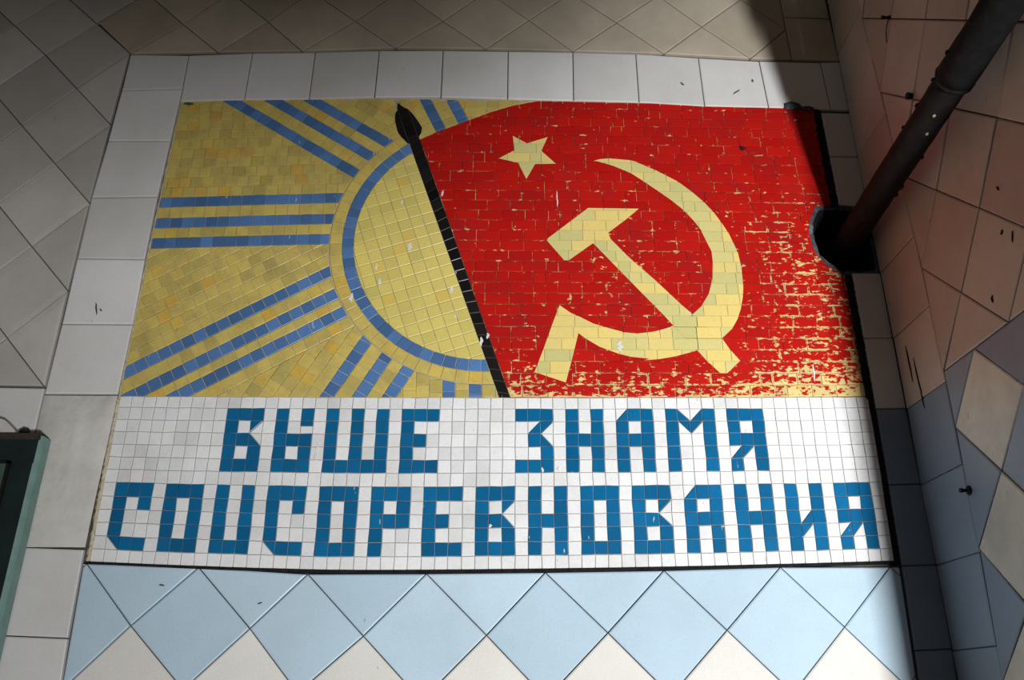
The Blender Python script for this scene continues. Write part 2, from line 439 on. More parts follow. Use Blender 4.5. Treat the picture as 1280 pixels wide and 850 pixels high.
# diamond field left of the border column
def diamond(cx, cz, r=DIAG / 2): return [(cx - r, cz), (cx, cz - r), (cx + r, cz), (cx, cz + r)]
D2 = DIAG / 2
zl0 = 0.1445
for i in range(0, 11):
    for k in range(-9, 9):
        if (i + k) % 2 == 0 or (i == 0 and k > 0): continue
        zk = lambda kk: zl0 + kk * (D2 if kk <= 0 else 0.099)
        x_ = -TILE - i * D2; c_ = (x_, zk(k))
        d = [(x_ - D2, zk(k)), (x_, zk(k - 1)), (x_ + D2, zk(k)), (x_, zk(k + 1))]
        d = clip_rect(d, XL, -TILE - 0.0015, -0.712, ZTOP)
        # above the border the same field carries on over the top
        if d:
            wtile(d, 'field_grey', tone=random.uniform(0.3, 0.95))
# straight tiles beneath the left field, around the door
zz = -0.715
for r in range(8):
    for k in range(7):
        x1 = -TILE - 0.001 - k * TILE
        cell = [(x1 - TILE, zz - (r + 1) * TILE), (x1, zz - (r + 1) * TILE), (x1, zz - r * TILE), (x1 - TILE, zz - r * TILE)]
        if r == 0 or x1 - TILE < -0.95: wtile(cell, 'border_white', tone=0.3)
# diamond field above the border: measured lower points
ap = [onA(p) for p in [(163, 67), (272, 65), (378, 64), (494, 60), (607, 61), (716, 64), (830, 67), (938, 73)]]
sd = [onA(p) for p in [(123.6, 29), (229, 30), (335, 27), (444, 26), (553.5, 26), (661, 25), (770.6, 28), (877, 33), (982.5, 37)]]
XS = 1.452                                             # start of the straight tiles beside the corner
pitch_x = (ap[7][0] - ap[0][0]) / 7; hz = 0.0975
ap.append((ap[7][0] + pitch_x, 0.15))
rowA, rowB = ap, sd
for i in range(8):                                     # half tiles standing on the border
    c_ = clip([ap[i], ap[i + 1], sd[i + 1]], (-1, 0), -XS)
    wtile(c_, 'field_beige', tone=random.uniform(0.1, 0.8))
for row in range(6):
    z2 = 0.1525 + hz * (row + 2)
    rowC = [(rowA[i][0] if row % 2 == 0 else rowA[i][0], z2 + (rowA[i][1] - 0.152) * 0.4) for i in range(len(rowA))]
    if row % 2 == 0:
        for i in range(len(rowA)):
            if i < len(rowB) - 1:
                cell = [rowA[i], rowB[i + 1], rowC[i], rowB[i]]
                cell = clip_rect(cell, XL, XS, -1, ZTOP)
                if i > 0 or True: wtile(cell, 'field_beige', tone=random.uniform(0.05, 0.9))
    else:
        for i in range(len(rowA)):
            if 1 < i + 1 and 0 < i < len(rowA) and i < len(rowB) + 1:
                l = rowB[i - 1]; r_ = rowB[i] if i < len(rowB) else (rowB[-1][0] + pitch_x, rowB[-1][1])
                cell = clip_rect([rowA[i], r_, rowC[i], l], XL, XS, -1, ZTOP)
                wtile(cell, 'field_beige', tone=random.uniform(0.05, 0.9))
    rowA, rowB = rowB, rowC
for k in range(5):                                     # straight tiles up the corner
    z0 = 0.1505 if k == 0 else 0.2905 + (k - 1) * TILE; z1 = 0.2905 + k * TILE
    wtile([(XS, z0), (XC + 0.008, z0 + 0.003), (XC + 0.008, min(z1, ZTOP)), (XS, min(z1, ZTOP))], 'field_beige', tone=0.6)
# narrow border column between mural and corner
XN = 1.4985
zs = [0.018 - 0.026, -0.1335, -0.2655, -0.4345, -0.5865, -0.7395, -0.893, -1.0465, -1.197, -1.349, -1.501, -1.653, -1.805]
for i in range(len(zs) - 1):
    cell = [(XN, zs[i + 1]), (XC + 0.008, zs[i + 1] + 0.001), (XC + 0.008, zs[i] + 0.001), (XN, zs[i])]
    if zs[i] > -0.3 and zs[i + 1] < -0.27: continue      # broken away at the pipe
    if i == 1: cell = [(XN, -0.2655), (XC + 0.008, -0.268), (XC + 0.008, zs[1]), (XN, zs[1])]
    wtile(cell, 'border_white' if zs[i] > -0.73 else 'side_blue', tone=0.1 if zs[i] > -0.73 else 0.15)
# blue and white diamonds under the mural: measured points
a1 = [onA(p) for p in [(108, 704.5), (248, 709), (384.5, 717.5), (533, 717), (681.5, 715.5), (830, 713), (975.5, 708.8), (1113, 708.6)]]
a2 = [onA(p) for p in [(163, 782), (312, 785.5), (454, 795), (608, 794), (760, 791), (909, 787.7), (1056, 783.7)]]
xl0, xr0 = -0.006, 1.4945
def lowr(c_, material, tone=None):
    c_ = clip_rect(tidy(ccw(c_)), xl0, xr0, -1.80, 0); wtile(c_, material, tone=tone)
for i in range(7): lowr([a1[i], a2[i], a1[i + 1]], 'pale_blue')
a3 = [(a1[i][0], 2 * sum(p[1] for p in a2[max(0, i - 1):i + 1]) / len(a2[max(0, i - 1):i + 1]) - a1[i][1]) for i in range(8)]
a2x = [(a2[0][0] - DIAG, a2[0][1])] + a2 + [(a2[-1][0] + DIAG * 0.98, a2[-1][1] + 0.003)]
for i in range(8): lowr([a1[i], a2x[i], a3[i], a2x[i + 1]], 'pale_blue')
lowr([a1[7], a2x[8], (a1[7][0] + DIAG, a1[7][1])], 'pale_blue'); lowr([(a1[0][0] - DIAG, a1[0][1]), a2x[0], a1[0]], 'pale_blue')
up_, mid_ = a2x, a3
for row in range(6):
    nxt = [(p[0], p[1] - DIAG) for p in up_]
    if row % 2 == 0:
        for i in range(1, 8): lowr([up_[i], mid_[i - 1], nxt[i], mid_[i]], 'lower_white')
        lowr([up_[0], (mid_[0][0] - DIAG, mid_[0][1]), nxt[0], mid_[0]], 'lower_white'); lowr([up_[8], mid_[7], nxt[8], (mid_[7][0] + DIAG, mid_[7][1])], 'lower_white')
    else:
        for i in range(8): lowr([up_[i], nxt_[i], nxt[i], nxt_[i + 1]], 'lower_white')
    nxt_ = nxt
    up_, mid_ = mid_, nxt

# ------------------------------------------------------------------ right-hand wall
SW = 0.1525                                            # width of its border column
zc = [onA(p)[1] for p in [(1046, 72), (1058, 130), (1071, 195), (1086, 266), (1103, 340), (1118, 422), (1136, 510.5), (1151, 606), (1167.5, 707), (1185, 814)]]
zc = [zc[0] + TILE * k for k in (3, 2, 1)] + zc + [zc[-1] - TILE * k for k in (1, 2, 3, 4)]
for i in range(len(zc) - 1):
    y0 = 0.006
    if zc[i] > -0.30 and zc[i + 1] < -0.27 and zc[i] < -0.2: y0 = 0.006
    cell = [(-SW, zc[i + 1]), (y0, zc[i + 1]), (y0, min(zc[i], ZTOP)), (-SW, min(zc[i], ZTOP))]
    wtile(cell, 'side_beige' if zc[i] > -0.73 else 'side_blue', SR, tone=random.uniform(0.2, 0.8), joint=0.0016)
ZL = -0.7185                                           # where the two diamond bands of the side wall meet
y_end = -0.848
for i in range(0, 8):
    for k in range(-1, 13):
        if (i + k) % 2 == 0: continue
        d = clip_rect(diamond(-SW - i * D2, ZL + k * D2), y_end, -SW, ZL, ZTOP)
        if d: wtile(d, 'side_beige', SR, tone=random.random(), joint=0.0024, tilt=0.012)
for i in range(0, 8):
    for k in range(-1, 11):
        if (i + k) % 2: continue
        d = clip_rect(diamond(-SW - i * D2, ZL - k * D2), y_end, -SW, -1.85, ZL)
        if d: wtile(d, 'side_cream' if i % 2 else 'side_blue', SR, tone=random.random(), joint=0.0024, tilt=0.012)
# end face of that wall, plain render
# cracks and dark gashes in its glaze
def sliver(name, S, p0, p1, w, material, parent):
    dx, dz = p1[0] - p0[0], p1[1] - p0[1]; L = math.hypot(dx, dz); n = (-dz / L * w / 2, dx / L * w / 2)
    pts = []
    for i in range(7):
        t = i / 6; ww = 1 - abs(2 * t - 1) ** 3; pts.append((p0[0] + dx * t + random.uniform(-1, 1) * w * 0.3, p0[1] + dz * t, ww))
    poly = [(x + n[0] * w_, z + n[1] * w_) for x, z, w_ in pts] + [(x - n[0] * w_, z - n[1] * w_) for x, z, w_ in pts[::-1]]
    poly = ccw(poly); k = len(poly)
    V = [S.at(a, 0.0012) for a in poly] + [S.at(a, -0.003) for a in poly]
    F = [list(range(k))] + [[i, k + i, k + (i + 1) % k, (i + 1) % k] for i in range(k)]
    if S.kind != 'A': F = [f[::-1] for f in F]
    link(name, mesh(name, V, F, material), parent)
for a, b_, w in [((1132, 432), (1142, 478), 0.004), ((1142, 447), (1156, 510), 0.004), ((1240, 369), (1241, 379), 0.005), ((1253, 287), (1252, 294), 0.004), ((1266, 288), (1266, 303), 0.003), ((1246, 233), (1249, 238), 0.003)]:
    sliver('glaze_crack', SR, onR(a), onR(b_), w, 'soot_and_shade', wall_right)
for a, b_, w in [((199, 731), (206, 732), 0.003), ((322, 755), (328, 753), 0.002), ((850, 103), (855, 107), 0.004), ((916, 118), (925, 112), 0.003), ((940, 99), (941, 103), 0.004),
                 ((120, 378), (121, 394), 0.003), ((125, 386), (127, 389), 0.003)]:
    sliver('glaze_chip', SA, onA(a), onA(b_), w, 'dark_grout', wall_back)

# ================================================================== THE MURAL
MY = 0.002                                              # the mosaic sits a hair behind the border tiles
SM = Surf('A', MY)
X0, X1, ZM = 0.005, 1.486, -0.7225
root = link('mosaic_mural', None, label='ceramic tile mosaic of a red flag and rising sun above a blue Cyrillic slogan', cat='mural')
root.empty_display_size = 0.1
def midz(x): return -0.7295 + (x - 0.0086) / 1.4776 * 0.0150
def botz(x): return -1.0515 - 0.0045 * math.sin(math.pi * min(1, max(0, x / 0.75)) * 0.62) + max(0, x - 0.45) / 1.03 * 0.0175

# mortar panel behind everything
def quad_strip(name, S, xs, zlo, zhi, h, material, parent, thick=0.004):
    V, F = [], []
    for x in xs: V += [S.at((x, zlo(x)), h), S.at((x, zhi(x)), h), S.at((x, zlo(x)), h - thick), S.at((x, zhi(x)), h - thick)]
    for i in range(len(xs) - 1):
        o = 4 * i; F += [[o, o + 4, o + 5, o + 1], [o + 2, o + 3, o + 7, o + 6], [o, o + 2, o + 6, o + 4], [o + 1, o + 5, o + 7, o + 3]]
    F += [[0, 1, 3, 2], [4 * (len(xs) - 1) + k for k in (0, 2, 3, 1)]]
    return link(name, mesh(name, V, F, material), parent)
XSQ = [X0 - 0.006 + (X1 + 0.012 - X0) * i / 24 for i in range(25)]
XSQ2 = [x for x in XSQ if x < 1.40] + [1.405]
MT = 0.006                                              # thickness of the mosaic pieces
quad_strip('mortar_bed', SM, XSQ2, lambda x: botz(x) - 0.002, lambda x: 0.004, -0.0035, 'pale_grout', root, 0.0025)

# ---- slogan panel: 61 columns x 13 rows
GL = {
 'В': ['BBB', 'BW/', 'BB\\', 'BWB', 'BBB'], 'Ы': ['BWB', 'BWu', 'BBB', 'BWB', 'BBB'], 'Ш': ['BWBWB'] * 4 + ['BBBBB'], 'Е': ['BBB', 'BWW', 'BBW', 'BWW', 'BBB'],
 'З': ['BBB', 'Wr/', 'WB\\', 'WWB', 'BBB'], 'Н': ['BWB', 'BWB', 'BBB', 'BWB', 'BWB'], 'А': ['rBB', 'BWB', 'BBB', 'BWB', 'BWB'],
 'М': ['B\\rB', 'Bt/B', 'BWWB', 'BWWB', 'BWWB'], 'Я': ['BBB', 'BWB', 'BBB', 'r/B', 'BWB'], 'С': ['BBB', 'BWB', 'BWW', 'BWW', 'tBB'], 'О': ['BBB', 'BWB', 'BWB', 'BWB', 'BBB'],
 'Ц': ['BWB'] * 4 + ['BBB'], 'Р': ['BBB', 'BWB', 'BBB', 'BWW', 'BWW'], 'И': ['BWB', 'BWB', 'BrB', 'B/B', 'BWB']}
# '/' blue upper left, 'r' blue lower right, '\\' blue lower left, 't' blue upper right, 'u' blue in its top part
NC, NR = 61, 13
def colx(i, r):
    t = (r) / NR
    return X0 + 0.001 + (X1 - X0 - 0.001) * i / NC
rz = [0.0, 0.0229, 0.048, 0.0727, 0.098, 0.123, 0.1477, 0.1732, 0.2, 0.2246, 0.2496, 0.2751, 0.2996, 0.3245]
def gp(i, r):
    jx = JX.setdefault((i, r), (random.uniform(-1, 1) * 0.0007, random.uniform(-1, 1) * 0.0006))
    x = colx(i, r); top, bot = midz(x), botz(x)
    return (x + jx[0], top + (bot - top) * rz[r] / 0.3245 + jx[1])
JX = {}
line1 = [('В', 9), ('Ы', 13), ('Ш', 17), ('Е', 23), ('З', 32), ('Н', 36), ('А', 40), ('М', 44), ('Я', 49)]
line2 = [(ch, 1 + 4 * i) for i, ch in enumerate('СОЦСОРЕВНОВАНИЯ')]
grid = {}
for r0, ln in ((1, line1), (7, line2)):
    for li, (ch, c0) in enumerate(ln):
        for rr_, s in enumerate(GL[ch]):
            for cc_, k in enumerate(s): grid[(c0 + cc_, r0 + rr_)] = (k, (r0, li))
white_cells, letters = [], {}
for i in range(NC):
    for r in range(NR):
        tl_, tr_, br_, bl_ = gp(i, r), gp(i + 1, r), gp(i + 1, r + 1), gp(i, r + 1)
        k, key = grid.get((i, r), ('W', None))
        blue, white = [], []
        if k == 'W': white = [bl_, br_, tr_, tl_]
        elif k == 'B': blue = [bl_, br_, tr_, tl_]
        elif k == '/': blue, white = [bl_, tr_, tl_], [bl_, br_, tr_]
        elif k == 'r': blue, white = [bl_, br_, tr_], [bl_, tr_, tl_]
        elif k == '\\': blue, white = [bl_, br_, tl_], [br_, tr_, tl_]
        elif k == 't': blue, white = [br_, tr_, tl_], [bl_, br_, tl_]
        elif k == 'u':
            l_ = (tl_[0] * 0.6 + bl_[0] * 0.4, tl_[1] * 0.6 + bl_[1] * 0.4); rr2 = (tr_[0] * 0.6 + br_[0] * 0.4, tr_[1] * 0.6 + br_[1] * 0.4)
            blue, white = [l_, rr2, tr_, tl_], [bl_, br_, rr2, l_]
        if blue: letters.setdefault(key, []).append(blue)
        if white: white_cells.append(white)
field = bed('slogan_field', SM, white_cells, -0.0024, 'pale_grout', root, 'white tiled ground behind the two lines of blue letters')
lay('white_tile', SM, [(c_, piece_geo(SM, c_, 0.0013, MT, 0.0009, 0.0006, 0.018)) for c_ in white_cells], 'white_glaze', field, 'white_tile')
for (r0, li), cells in sorted(letters.items()):
    ch = (line1 if r0 == 1 else line2)[li][0]
    lt = bed('letter', SM, cells, -0.0022, 'pale_grout', root, 'blue tiled Cyrillic letter ' + ch)
    lay('blue_tile', SM, [(c_, piece_geo(SM, c_, 0.0011, MT, 0.0008, 0.0005, 0.018)) for c_ in cells], 'letter_blue', lt)

# ---- sunrise
CX, CZ, RR = 0.7149, -0.3676, 0.2878
R0, R1, R2 = RR - 0.0125, RR + 0.0125, RR + 0.0125 + 0.0262
pl0, pl1 = (0.5436, -0.1237), (0.7510, -0.7224)          # flagpole edges
pr0, pr1 = (0.5619, -0.0968), (0.7728, -0.7221)
def left_of_pole(p): return clip_line(p, pl0, pl1, False)
def in_mural(p): return clip_line(clip_rect(p, X0, X1, -0.80, 0.004), (0, midz(0)), (1.5, midz(1.5)), True) if p else p
def out_circle(p, R):
    c_ = cen(p); d = (c_[0] - CX, c_[1] - CZ); L = math.hypot(*d) or 1; n = (d[0] / L, d[1] / L)
    return clip(p, n, n[0] * CX + n[1] * CZ + R)
def in_circle(p, R):
    c_ = cen(p); d = (c_[0] - CX, c_[1] - CZ); L = math.hypot(*d) or 1; n = (-d[0] / L, -d[1] / L)
    return clip(p, n, n[0] * CX + n[1] * CZ - R)
tip_px = [(265, 130), (290, 152), (325, 176), (355, 186), (405, 240), (450, 305), (478, 350), (472, 395), (450, 432), (378, 500), (345, 485), (300, 440), (268, 400), (252, 350), (238, 290), (240, 230), (256, 200)]
tip = [onA((460 + x / 7.08, 110 + y / 7.08)) for x, y in tip_px]
tip_tris = tris_of(tip)

def ring_cells(ra, rb, step, a0, a1):
    n = int((a1 - a0) * (ra + rb) / 2 / step); out = []
    for i in range(n):
        t0, t1 = a0 + (a1 - a0) * i / n, a0 + (a1 - a0) * (i + 1) / n
        c_ = [(CX + r_ * math.cos(t), CZ + r_ * math.sin(t)) for r_, t in ((ra, t0), (rb, t0), (rb, t1), (ra, t1))]
        out.append(ccw(c_))
    return out
def pieces(cells, joint=0.0013, tilt=0.018, cut=None, tones=None, inset=0.0008, wear=None, up=0.0):
    out = []
    for c_ in cells:
        c_ = tidy(ccw(c_)) if c_ else None
        if not c_: continue
        if cut:
            ins, rest = split_shape([c_], cut)
            if ins:
                s = shrink(c_, joint / 2)
                if not s: continue
                ins, rest = split_shape([s], cut)
                g = frag_geo(SM, rest, MT, up - 0.0002, tones() if tones else None, wear)
                if g: out.append((c_, g))
                continue
        out.append((c_, piece_geo(SM, c_, joint, MT, inset, 0.0005, tilt, up, tones() if tones else None, wear)))
    return out
ring = [in_mural(left_of_pole(c_)) for c_ in ring_cells(R0, R1, 0.0248, math.radians(100), math.radians(285))]
halo = [in_mural(left_of_pole(c_)) for c_ in ring_cells(R1, R2, 0.0262, math.radians(100), math.radians(285))]
ring = [c_ for c_ in ring if c_]; halo = [c_ for c_ in halo if c_]
o = bed('sun_ring', SM, ring, -0.0022, 'cream_grout', root, 'blue tiled ring around the sun disc')
lay('ring_tile', SM, pieces(ring, cut=tip_tris), 'ray_blue', o)
o = bed('sun_halo', SM, halo, -0.0022, 'cream_grout', root, 'row of yellow tiles around the blue ring')
lay('halo_tile', SM, pieces(halo, cut=tip_tris, tones=lambda: random.uniform(0.2, 0.9)), 'sky_yellow', o)
# disc: grid laid parallel to the pole
pd = (pl1[0] - pl0[0], pl1[1] - pl0[1]); L = math.hypot(*pd); pd = (pd[0] / L, pd[1] / L); pn = (pd[1], -pd[0])   # pn points left
if pn[0] > 0: pn = (-pn[0], -pn[1])
disc = []
S_ = 0.0268
for i in range(0, 14):
    for k in range(-2, 27):
        q0 = (pl0[0] + pn[0] * i * S_ + pd[0] * k * S_, pl0[1] + pn[1] * i * S_ + pd[1] * k * S_)
        c_ = ccw([q0, (q0[0] + pn[0] * S_, q0[1] + pn[1] * S_), (q0[0] + (pn[0] + pd[0]) * S_, q0[1] + (pn[1] + pd[1]) * S_), (q0[0] + pd[0] * S_, q0[1] + pd[1] * S_)])
        c_ = in_circle(c_, R0)
        if c_: c_ = in_mural(c_)
        if c_ and abs(area(c_)) > 2e-5: disc.append(c_)
o = bed('sun_disc', SM, disc, -0.0022, 'cream_grout', root, 'yellow tiled half disc of the rising sun')
lay('disc_tile', SM, pieces(disc, tones=lambda: random.choice((random.uniform(0.2, 0.9),) * 19 + (0.97,))), 'disc_yellow', o)

# rays: measured centre lines, outer end first
rays = {'g1': [((202, 253), (430, 247)), ((196.5, 279), (417, 273)), ((190, 304), (412, 298.5))],
        'g2': [((163, 463), (412, 339)), ((184.6, 486), (419, 366)), ((224, 492), (430, 391))],
        'g3': [((408, 494), (458, 427)), ((450, 494), (481.5, 447)), ((488, 494), (508, 463))],
        'g4': [((561, 497), (561, 477)), ((594, 497), (594, 479))],
        'g5': [((305, 134.5), (444, 216)), ((351.6, 130), (463, 195.6)), ((395, 128), (485, 178))],
        'g6': [((533, 127), (550, 160)), ((566, 127), (577, 148))]}
G = {}
for k, v_ in rays.items():
    ang = []; offs = []
    for A_, B_ in v_:
        A_, B_ = onA(A_), onA(B_); ang.append(math.atan2(A_[1] - B_[1], A_[0] - B_[0]) % (2 * math.pi))
    th = sum(ang) / len(ang); d = (math.cos(th), math.sin(th)); n = (-d[1], d[0])
    for A_, B_ in v_:
        A_, B_ = onA(A_), onA(B_); mx = ((A_[0] + B_[0]) / 2 - CX, (A_[1] + B_[1]) / 2 - CZ); offs.append(n[0] * mx[0] + n[1] * mx[1])
    offs.sort()
    G[k] = dict(d=d, n=n, o=offs, lo=offs[0] - 0.0125, hi=offs[-1] + 0.0125, th=th)
def row_cells(g, v0, v1, pitch, phase=0.0, umin=-0.2, umax=0.9):
    d, n = g['d'], g['n']; out = []
    k = int(umin / pitch); u = k * pitch + phase
    while u < umax:
        u1 = u + pitch
        out.append(ccw([(CX + d[0] * a + n[0] * b_, CZ + d[1] * a + n[1] * b_) for a, b_ in ((u, v0), (u1, v0), (u1, v1), (u, v1))]))
        u = u1
    return out
def side(p, g, off, keep_above):               # half-plane along a band edge
    n = g['n']; c_ = n[0] * CX + n[1] * CZ + off
    return clip(p, n, c_) if keep_above else clip(p, (-n[0], -n[1]), -c_)
def fwd(p, g): d = g['d']; return clip(p, d, d[0] * CX + d[1] * CZ + 0.05)
flag_top = [onA(p) for p in [(525, 174), (550, 163), (583, 151), (610, 141), (640, 132), (665, 127)]]
flag_top = [(0.50, flag_top[0][1] - 0.038)] + flag_top + [(0.90, 0.02)]
def above_flag(p):
    x = cen(p)[0]
    for i in range(len(flag_top) - 1):
        if flag_top[i][0] <= x < flag_top[i + 1][0] or (i == 0 and x < flag_top[0][0]): return clip_line(p, flag_top[i], flag_top[i + 1], True)
    return []
sky = []
ray_list = []
for k, g in G.items():
    rowsv = []
    for i, o_ in enumerate(g['o']):
        rowsv.append((o_ - 0.0125, o_ + 0.0125, True))
        if i < len(g['o']) - 1: rowsv.append((o_ + 0.0125, g['o'][i + 1] - 0.0125, False))
    for v0, v1, isray in rowsv:
        cells = []
        for c_ in row_cells(g, v0, v1, 0.0258, random.uniform(0, 0.02), 0.2):
            c_ = fwd(c_, g)
            c_ = in_mural(c_) if c_ else c_
            if c_ and k != 'g6': c_ = out_circle(c_, R2 + 0.001)
            if k not in ('g6',) and c_: c_ = left_of_pole(c_)
            if k == 'g6' and c_:
                c_ = clip_line(c_, pr0, pr1, True); c_ = above_flag(c_) if c_ else c_
            if c_: cells.append(c_)
        if isray: ray_list.append((k, cells))
        else: sky += cells
# tiles between the bundles of rays
def fill(g, v0, v1, pitch, tests, umin=-0.3, umax=0.95, vstart=None):
    v_ = v0; r = 0
    while v_ < v1 - 1e-6:
        for c_ in row_cells(g, v_, v_ + pitch, pitch * random.uniform(0.98, 1.04), random.uniform(0, pitch), umin, umax):
            c_ = in_mural(c_)
            for t in tests:
                if not c_: break
                c_ = t(c_)
            if c_ and abs(area(c_)) > 2e-5: sky.append(c_)
        v_ += pitch
circ = lambda p: out_circle(p, R2 + 0.001)
g1, g2, g3, g4, g5, g6 = (G[k] for k in ('g1', 'g2', 'g3', 'g4', 'g5', 'g6'))
# angles grow from g6 (115) over g5 (147), g1 (182), g2 (211), g3 (240) to g4 (271); n points towards growing angles
fill(g1, g1['lo'] - 0.0258 * 14, g1['lo'], 0.0258, [circ, lambda p: side(p, g5, g5['hi'], True)])
fill(g2, g2['lo'] - 0.0262 * 16, g2['lo'], 0.0262, [circ, lambda p: side(p, g1, g1['hi'], True), left_of_pole])
fill(g2, g2['hi'], g2['hi'] + 0.0262, 0.0262, [circ, lambda p: side(p, g3, g3['lo'], False), left_of_pole], 0.2)
fill(g3, g3['lo'] - 0.0265 * 18, g3['lo'], 0.0265, [circ, lambda p: side(p, g2, g2['hi'] + 0.0262, True), left_of_pole])
fill(g4, g4['lo'] - 0.026 * 6, g4['lo'], 0.026, [circ, lambda p: side(p, g3, g3['hi'], True), left_of_pole], 0.25)
fill(g4, g4['hi'], g4['hi'] + 0.026 * 5, 0.026, [circ, left_of_pole], 0.25)
NT = lambda p: left_of_pole(p)
g6l = g6['hi'] + 0.0
def left_of_tip(p): return clip_line(p, (0.5085, 0.02), (0.5480, -0.16), False)
fill(g5, g5['lo'] - 0.026 * 14, g5['lo'], 0.026, [circ, left_of_tip, left_of_pole], 0.0)
fill(g6, g6['hi'], g6['hi'] + 0.026 * 5, 0.026, [lambda p: clip_line(p, (0.5085, 0.02), (0.5480, -0.16), True), above_flag], 0.1)
sky2 = []
g6_rays = []
for c_ in sky:
    n = g6['n']; cc_ = cen(c_)
    sky2.append(c_)
sky = []
for c_ in sky2:                                   # g6 bundle stops at the flag
    x, z = cen(c_)
    d6 = (x - CX) * g6['n'][0] + (z - CZ) * g6['n'][1]
    if x > 0.545 and z > -0.12 and d6 < g6['hi'] + 0.05:
        c_ = above_flag(c_)
    if c_: sky.append(c_)
# courses of plain yellow bricks between the last ray and the flag
CZ0 = -0.7195; CH = 0.0251; BW = 0.0502
def course_cells(z0, z1, xa, xb, ph):
    out = []; x = xa - ph
    while x < xb:
        w = BW if random.random() < 0.82 else BW / 2
        out.append([(x, z0), (x + w, z0), (x + w, z1), (x, z1)]); x += w
    return out
def tiltz(x): return (x - 0.9) * 0.010
brick_cells = []
nrow = 29
for k in range(nrow + 1):
    z0, z1 = CZ0 + k * CH, CZ0 + (k + 1) * CH
    for c_ in course_cells(z0, z1, 0.52, X1, (0.0 if k % 2 else BW / 2) + random.uniform(-0.008, 0.008)):
        c_ = [(x, z + tiltz(x)) for x, z in c_]
        brick_cells.append(c_)
red_cells = []
hole = [onA(p) for p in [(1020, 258), (1014, 274), (1012, 292), (1015, 306), (1021, 317), (1031, 329), (1043, 338), (1060, 345), (1068, 349)]] + [(1.53, -0.45), (1.55, -0.30), (1.52, -0.262)]
hole_tris = tris_of(hole)
for c_ in brick_cells:
    c_ = clip_line(c_, pr0, pr1, True)
    if c_: c_ = clip_rect(c_, X0, X1 - 0.004, -0.8, 0.004)
    if c_: c_ = clip_line(c_, (0, midz(0)), (1.5, midz(1.5)), True)
    if not c_: continue
    y_ = above_flag(c_) if cen(c_)[1] > -0.14 and cen(c_)[0] < 0.86 else []
    if y_:
        y_ = side(y_, g6, g6['lo'], False)          # beyond the last ray
        if y_ and abs(area(y_)) > 2e-5: sky.append(y_)
    r_ = c_
    for i in range(len(flag_top) - 1):
        if r_: r_ = clip_line(r_, flag_top[i], flag_top[i + 1], False)
    if r_ and abs(area(r_)) > 1.5e-5: red_cells.append(r_)

o = bed('yellow_sky', SM, sky, -0.0022, 'cream_grout', root, 'yellow tiled sky between the sun rays')
def ytone():
    r = random.random()
    return random.uniform(0.1, 0.8) if r < 0.86 else random.uniform(0.82, 1.0)
lay('sky_tile', SM, pieces(sky, joint=0.0015, cut=tip_tris, tones=ytone, tilt=0.03), 'sky_yellow', o, 'sky_tile')
for k, cells in ray_list:
    if k == 'g6':
        cells = [above_flag(c_) for c_ in cells]; cells = [c_ for c_ in cells if c_]
    if not cells: continue
    o = bed('sun_ray', SM, cells, -0.0022, 'cream_grout', root)
    lay('ray_tile', SM, pieces(cells, joint=0.0012, cut=tip_tris if k in ('g5', 'g6') else None), 'ray_blue', o)

# ---- flagpole and spear tip
pole = []
for i in range(26):
    t0, t1 = i / 25 - 0.02, (i + 1) / 25 - 0.02
    lp = lambda a, b_, t: (a[0] + (b_[0] - a[0]) * t, a[1] + (b_[1] - a[1]) * t)
    off = -0.012
    c_ = [lp(pl0, pl1, t1), lp(pr0, pr1, t1 + 0.008), lp(pr0, pr1, t0 + 0.008), lp(pl0, pl1, t0)]
    c_ = in_mural(ccw(c_))
    if c_: pole.append(c_)
o = bed('flagpole', SM, pole, -0.0022, 'dark_grout', root, 'slanting black tiled flagpole')
lay('pole_tile', SM, pieces(pole, joint=0.0014, cut=tip_tris, up=0.0003), 'pole_black', o)
tipc = []
u = (pd[0], pd[1]); w = (-pn[0], -pn[1])
for i in range(-4, 5):
    for k in range(-8, 6):
        s2 = 0.0235
        q0 = (pl0[0] + w[0] * i * s2 + u[0] * k * s2, pl0[1] + w[1] * i * s2 + u[1] * k * s2)
        c_ = ccw([q0, (q0[0] + w[0] * s2, q0[1] + w[1] * s2), (q0[0] + (w[0] + u[0]) * s2, q0[1] + (w[1] + u[1]) * s2), (q0[0] + u[0] * s2, q0[1] + u[1] * s2)])
        s3 = shrink(c_, 0.0006)
        ins, _ = split_shape([s3], tip_tris)
        if ins: tipc.append((c_, ins))
V = [SM.at(a, -0.0019) for a in ccw(tip)] + [SM.at(a, -0.0045) for a in ccw(tip)]; n_ = len(tip)
o = link('spear_tip', mesh('spear_tip', V, [list(range(n_))] + [[i, n_ + i, n_ + (i + 1) % n_, (i + 1) % n_] for i in range(n_)], 'dark_grout'), root, label='black leaf-shaped spear tip of the flagpole')
lay('tip_tile', SM, [(c_, frag_geo(SM, ins, MT, 0.0002)) for c_, ins in tipc], 'pole_black', o)

